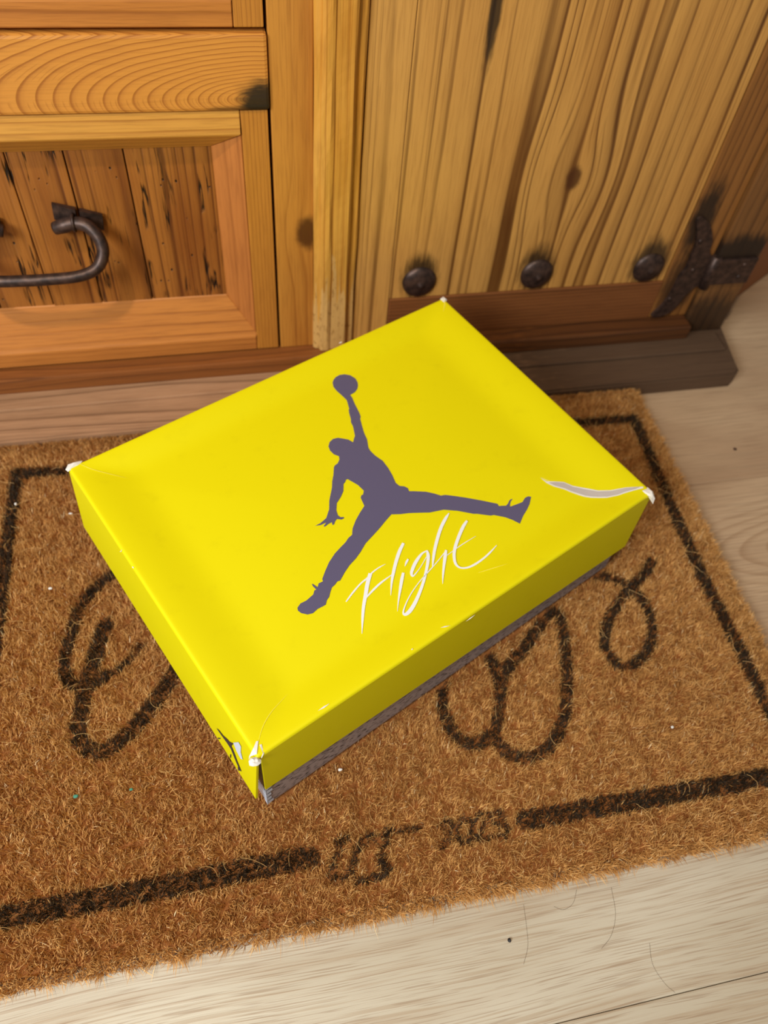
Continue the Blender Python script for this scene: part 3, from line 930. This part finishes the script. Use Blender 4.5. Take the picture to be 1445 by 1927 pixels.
script = [
    (q1([(700, 800), (590, 865), (520, 915), (450, 985), (400, 1060), (370, 1160), (338, 1260), (328, 1340), (338, 1410), (385, 1450), (460, 1440), (540, 1400)]), .0036),
    (q1([(540, 1400), (620, 1355), (680, 1300), (728, 1240)]), .0022),
    (q1([(545, 1130), (510, 1220), (480, 1320), (445, 1440), (418, 1560), (398, 1660), (405, 1730), (460, 1785), (530, 1795), (590, 1755), (680, 1680), (760, 1580), (830, 1490), (930, 1340)]), .0046),
    (q2([(200, 540), (195, 660), (230, 765), (290, 812), (350, 805), (395, 750), (415, 670), (412, 590), (395, 520), (375, 480)]), .0036),
    (q2([(415, 640), (420, 560), (455, 505), (510, 440), (560, 370), (610, 300), (645, 320), (665, 420), (676, 560), (668, 680), (632, 785), (570, 850), (490, 866), (430, 835), (395, 780)]), .0036),
    (q2([(740, 165), (800, 162), (870, 180), (930, 215), (985, 290), (1005, 380), (985, 450), (930, 508), (870, 503), (822, 440), (828, 360), (870, 270), (920, 208), (970, 160), (1005, 105)]), .0034)]
script2 = [
    (q3([(190, 262), (130, 290), (150, 345), (110, 430), (85, 500), (120, 550), (190, 515), (240, 430), (262, 350), (310, 270), (365, 255)]), .0022),
    (q3([(365, 255), (300, 300), (262, 350)]), .0020),
    (q3([(400, 280), (470, 232), (580, 212), (690, 195)]), .0018),
    (q3([(470, 220), (445, 330), (430, 430), (480, 470), (440, 520), (370, 545), (270, 560)]), .0022),
    (q3([(842, 190), (878, 148), (908, 180), (880, 260), (840, 335), (890, 300)]), .0018),
    (q3([(985, 140), (952, 200), (960, 285), (1010, 303), (1048, 240), (1040, 160), (985, 140)]), .0018),
    (q3([(1072, 140), (1110, 108), (1150, 130), (1112, 220), (1085, 275), (1160, 258)]), .0018),
    (q3([(1178, 108), (1240, 88), (1262, 130), (1212, 160), (1290, 195), (1272, 260), (1192, 252)]), .0018)]
script = [(mat_pts(p), w) for p, w in script]
script2 = [(mat_pts(p), w) for p, w in script2]

def poly_dist(P, line):
    best = np.full(len(P), 9.0)
    for a, b in zip(line[:-1], line[1:]):
        ab = b - a
        t = np.clip(((P - a) @ ab) / max(ab @ ab, 1e-12), 0, 1)
        best = np.minimum(best, np.linalg.norm(P - a - t[:, None] * ab, axis=1))
    return best

NB = 430000
uv = rng.random((NB, 2))
def quad_map(u, v):
    return (mq[0] * (1 - u)[:, None] + mq[1] * u[:, None]) * (1 - v)[:, None] + (mq[3] * (1 - u)[:, None] + mq[2] * u[:, None]) * v[:, None]
# part of the fibres hang over the rim
ne = 34000
e = rng.random(ne)
side = rng.integers(0, 4, ne)
lowv = rng.random(ne) * .016
uv[:ne, 0] = np.where(side == 0, lowv, np.where(side == 1, 1 - lowv, e))
uv[:ne, 1] = np.where(side == 2, lowv, np.where(side == 3, 1 - lowv * .4, e))
root = quad_map(uv[:, 0], uv[:, 1])
bp = np.array(ins)
inside = np.ones(len(root), bool)
for i in range(4):
    a, b = bp[i], bp[(i + 1) % 4]
    inside &= edge_dist(root, a, b) > -.0015
keep = ~inside | (rng.random(len(root)) < .12)
root, uv, under = root[keep], uv[keep], inside[keep]
n = len(root)
# tufts: neighbouring fibres lean together
cell = np.floor(root / .0046).astype(int)
hsh = (cell[:, 0] * 73856093 ^ cell[:, 1] * 19349663) & 0xffff
tuft_a = (hsh * 0.61803 % 1.0) * 2 * math.pi
tuft_v = hsh * 0.754877 % 1.0
ang = tuft_a + rng.normal(0, .9, n)
lean = np.abs(rng.normal(.34, .26, n)) + .12 * tuft_v
length = rng.uniform(.0062, .0105, n)
ox = np.stack([np.cos(ang), np.sin(ang)], 1) * (lean * length)[:, None]
dl, dr = uv[:, 0], 1 - uv[:, 0]
rim = .020
for w_, vx in ((np.clip(1 - uv[:, 0] / rim, 0, 1), (-1, 0)), (np.clip(1 - (1 - uv[:, 0]) / rim, 0, 1), (1, 0)), (np.clip(1 - uv[:, 1] / (rim * 1.4), 0, 1), (0, -1))):
    ox += w_[:, None] * np.array(vx) * (length * rng.uniform(.0, .55, n))[:, None]
bk = np.clip(1 - (1 - uv[:, 1]) / .02, 0, 1)
ox[:, 1] = np.where(bk > 0, -np.abs(ox[:, 1]) * .7, ox[:, 1])
hz = np.sqrt(np.maximum(length ** 2 - (ox ** 2).sum(1), (.22 * length) ** 2))
edge = np.minimum(np.minimum(uv[:, 0], 1 - uv[:, 0]) * .66, uv[:, 1] * .445)
hz *= np.where(edge < .0066, rng.uniform(.25, 1.0, n), 1.0)
hz = np.where(under, np.minimum(hz, ZB - MZ + .0017), hz)
fibre = np.clip(rng.beta(2.2, 2.6, n) * .8 + tuft_v * .22 - .06, 0, 1)
fibre = np.where(rng.random(n) < .02, rng.uniform(.9, 1, n), np.minimum(fibre, .9))
tipxy = root + ox * .55
jit = rng.normal(0, .0008, (n, 2))
db = np.full(n, 9.0); dsx = np.full(n, 9.0)
for l, w_ in border: db = np.minimum(db, poly_dist(tipxy + jit, l) / (w_ * 1.22))
for l, w_ in script: dsx = np.minimum(dsx, poly_dist(tipxy + jit, l) / (w_ * 1.3))
d2 = np.full(n, 9.0)
for l, w_ in script2: d2 = np.minimum(d2, poly_dist(tipxy + jit, l) / (w_ * 1.2))
is_b = (db < 1) & (rng.random(n) < .97)
is_s = ~is_b & (((dsx < 1) & (rng.random(n) < .96)) | ((d2 < 1) & (rng.random(n) < .84)))

def blades(name, sel, mat, width=.00023):
    idx = np.nonzero(sel)[0]
    k = len(idx)
    r, o, h = root[idx], ox[idx], hz[idx]
    wd = width * rng.uniform(.7, 1.35, k)
    pa = rng.random(k) * math.pi
    pd = np.stack([np.cos(pa), np.sin(pa)], 1) * wd[:, None]
    ed = edge[idx]
    z0 = np.where(ed < .0070, np.minimum(rng.uniform(.0006, MZ - .002, k) + ed * .5, MZ - .002), MZ - .002)
    mid = r + o * .42 + rng.normal(0, .0004, (k, 2)); tip = r + o
    Vv = np.zeros((k, 5, 3))
    Vv[:, 0, :2] = r - pd; Vv[:, 1, :2] = r + pd; Vv[:, :2, 2] = z0[:, None]
    Vv[:, 2, :2] = mid + pd; Vv[:, 3, :2] = mid - pd; Vv[:, 2:4, 2] = (z0 + h * .62)[:, None]
    Vv[:, 4, :2] = tip; Vv[:, 4, 2] = z0 + h
    Vv[:, :, 2] = np.maximum(Vv[:, :, 2], .0006)
    Vv = Vv.reshape(-1, 3) - BASE[mat_o.name]
    f0 = np.arange(k)[:, None] * 5
    loops = np.concatenate([f0 + np.array([0, 1, 2, 3]), f0 + np.array([3, 2, 4])], 1).reshape(-1)
    starts = (np.arange(k)[:, None] * 7 + np.array([0, 4])).reshape(-1)
    me = bpy.data.meshes.new(name)
    me.vertices.add(len(Vv)); me.vertices.foreach_set('co', Vv.reshape(-1).astype(np.float32))
    me.loops.add(len(loops)); me.loops.foreach_set('vertex_index', loops.astype(np.int32))
    me.polygons.add(len(starts)); me.polygons.foreach_set('loop_start', starts.astype(np.int32))
    me.update(calc_edges=True)
    at = me.attributes.new('fibre', 'FLOAT', 'POINT')
    at.data.foreach_set('value', np.repeat(fibre[idx], 5).astype(np.float32))
    me.materials.append(mat)
    ob = bpy.data.objects.new(name, me)
    col.objects.link(ob)
    ob.parent = mat_o
    BASE[ob.name] = BASE[mat_o.name]
    ob['kind'] = 'stuff'
    return ob
blades('coir_pile', ~is_b & ~is_s, COIR)
tag(blades('border_print', is_b, COIR_INK), 'black printed border line on the coir')
tag(blades('script_print', is_s, COIR_INK), 'black printed looping script on the coir')
# loose curled strands lying on the pile
bmv, bmf, fv = [], [], []
for k in range(900):
    u_, v_ = rng.random(2)
    p = quad_map(np.array([.01 + .98 * u_]), np.array([.01 + .96 * v_]))[0]
    ok = True
    if all(edge_dist(p[None], bp[i], bp[(i + 1) % 4])[0] > -.012 for i in range(4)): continue
    L = rng.uniform(.006, .020); a = rng.random() * 2 * math.pi; cv = rng.normal(0, 110)
    pts = []
    q = p.copy(); st = L / 6
    for s in range(7):
        pts.append((q[0], q[1], MZ + .0060 + .0020 * math.sin(s / 6 * math.pi) * rng.random()))
        q = q + st * np.array([math.cos(a), math.sin(a)]); a += cv * st
    pts = np.array(pts)
    T = np.gradient(pts, axis=0); T /= np.linalg.norm(T, axis=1)[:, None]
    N = np.stack([-T[:, 1], T[:, 0], 0 * T[:, 0]], 1) * .00013
    i0 = len(bmv)
    for s in range(7): bmv += [tuple(pts[s] - N[s]), tuple(pts[s] + N[s]), tuple(pts[s] + np.array([0, 0, .0002]))]
    for s in range(6):
        for c in range(3):
            d_ = (c + 1) % 3
            bmf.append((i0 + 3 * s + c, i0 + 3 * s + d_, i0 + 3 * s + 3 + d_, i0 + 3 * s + 3 + c))
STRAND = plain('pale_coir_strand', srgb(214, 168, 104), .6)
so = mk('loose_strands', bmv, bmf, STRAND, mat_o)
so['kind'] = 'stuff'

# ------------------------------------------------------------------ crumbs, lint and hairs
def crumb(name, px, z, size, mat, label, cat, group=None, seed=0):
    r = np.random.default_rng(seed)
    c = on_z(px, z)
    bm = bmesh.new()
    bmesh.ops.create_icosphere(bm, subdivisions=2, radius=1.0)
    for v in bm.verts:
        k = 1 + .35 * (r.random() - .5)
        v.co = Vector((c[0] + v.co.x * size[0] * k, c[1] + v.co.y * size[1] * k, z + size[2] * (1 + v.co.z * k)))
    tag(from_bm(name, bm, mat, base=(c[0], c[1], z)), label, cat, group)
LINT = plain('white_lint', srgb(226, 222, 216), .9)
TEAL = plain('teal_crumb', srgb(64, 134, 112), .7)
BLACK = plain('black_crumb', srgb(24, 20, 24), .6)
BROWN = plain('brown_speck', srgb(70, 44, 30), .6)
zt = MZ + .0058
crumb('lint_speck', (133, 967), zt, (.0016, .0008, .0006), LINT, 'short white lint bit on the mat beside the lid\'s left corner', 'lint', 'white lint on the mat', 1)
crumb('lint_speck', (95, 1108), zt, (.0015, .0012, .0008), LINT, 'round white lint bit above the looped letter on the mat', 'lint', 'white lint on the mat', 2)
crumb('lint_speck', (30, 949), zt, (.0011, .0014, .0007), LINT, 'white lint bit on the mat\'s border line', 'lint', 'white lint on the mat', 3)
crumb('lint_speck', (640, 1449), zt, (.0016, .0010, .0008), LINT, 'white lint bit on the mat by the speckled box base', 'lint', 'white lint on the mat', 4)
crumb('lint_speck', (1264, 1369), zt, (.0012, .0010, .0009), LINT, 'white lint bit between the script loops and the border line', 'lint', 'white lint on the mat', 5)
crumb('crumb', (143, 1499), zt, (.0019, .0013, .0008), TEAL, 'larger teal crumb on the doormat', 'crumb', 'teal crumbs on the mat', 6)
crumb('crumb', (247, 1486), zt, (.0013, .0010, .0007), TEAL, 'smaller teal crumb on the doormat', 'crumb', 'teal crumbs on the mat', 7)
crumb('crumb', (958, 1770), 0.0, (.0012, .0014, .0010), BLACK, 'black crumb on the pale floor in front of the mat', 'crumb', None, 8)
crumb('crumb', (1382, 846), 0.0, (.0018, .0016, .0010), BROWN, 'dark brown speck on the floor beside the mat', 'crumb', None, 9)
HAIR = plain('dark_hair', srgb(70, 52, 40), .5)
def hair(pix, label, w=.00006):
    P = catmull([on_z(p, .0004) for p in pix], 6)
    bm = bmesh.new(); tube(bm, P, w, 5)
    tag(from_bm('stray_hair', bm, HAIR, base=tuple(P[0])), label, 'hair', 'stray hairs on the floor')
hair([(985, 1702), (990, 1740), (993, 1780), (985, 1815)], 'straight dark hair on the floor beside the black crumb')
hair([(1085, 1674), (1078, 1700), (1060, 1712), (1042, 1706)], 'short curled dark hair on the floor at the mat\'s front edge')
hair([(1150, 1670), (1158, 1720), (1150, 1760), (1132, 1785)], 'long curved dark hair on the floor in front of the mat')
hair([(1222, 1775), (1228, 1815), (1250, 1850), (1270, 1868)], 'dark hair on the floor near the plank joint')
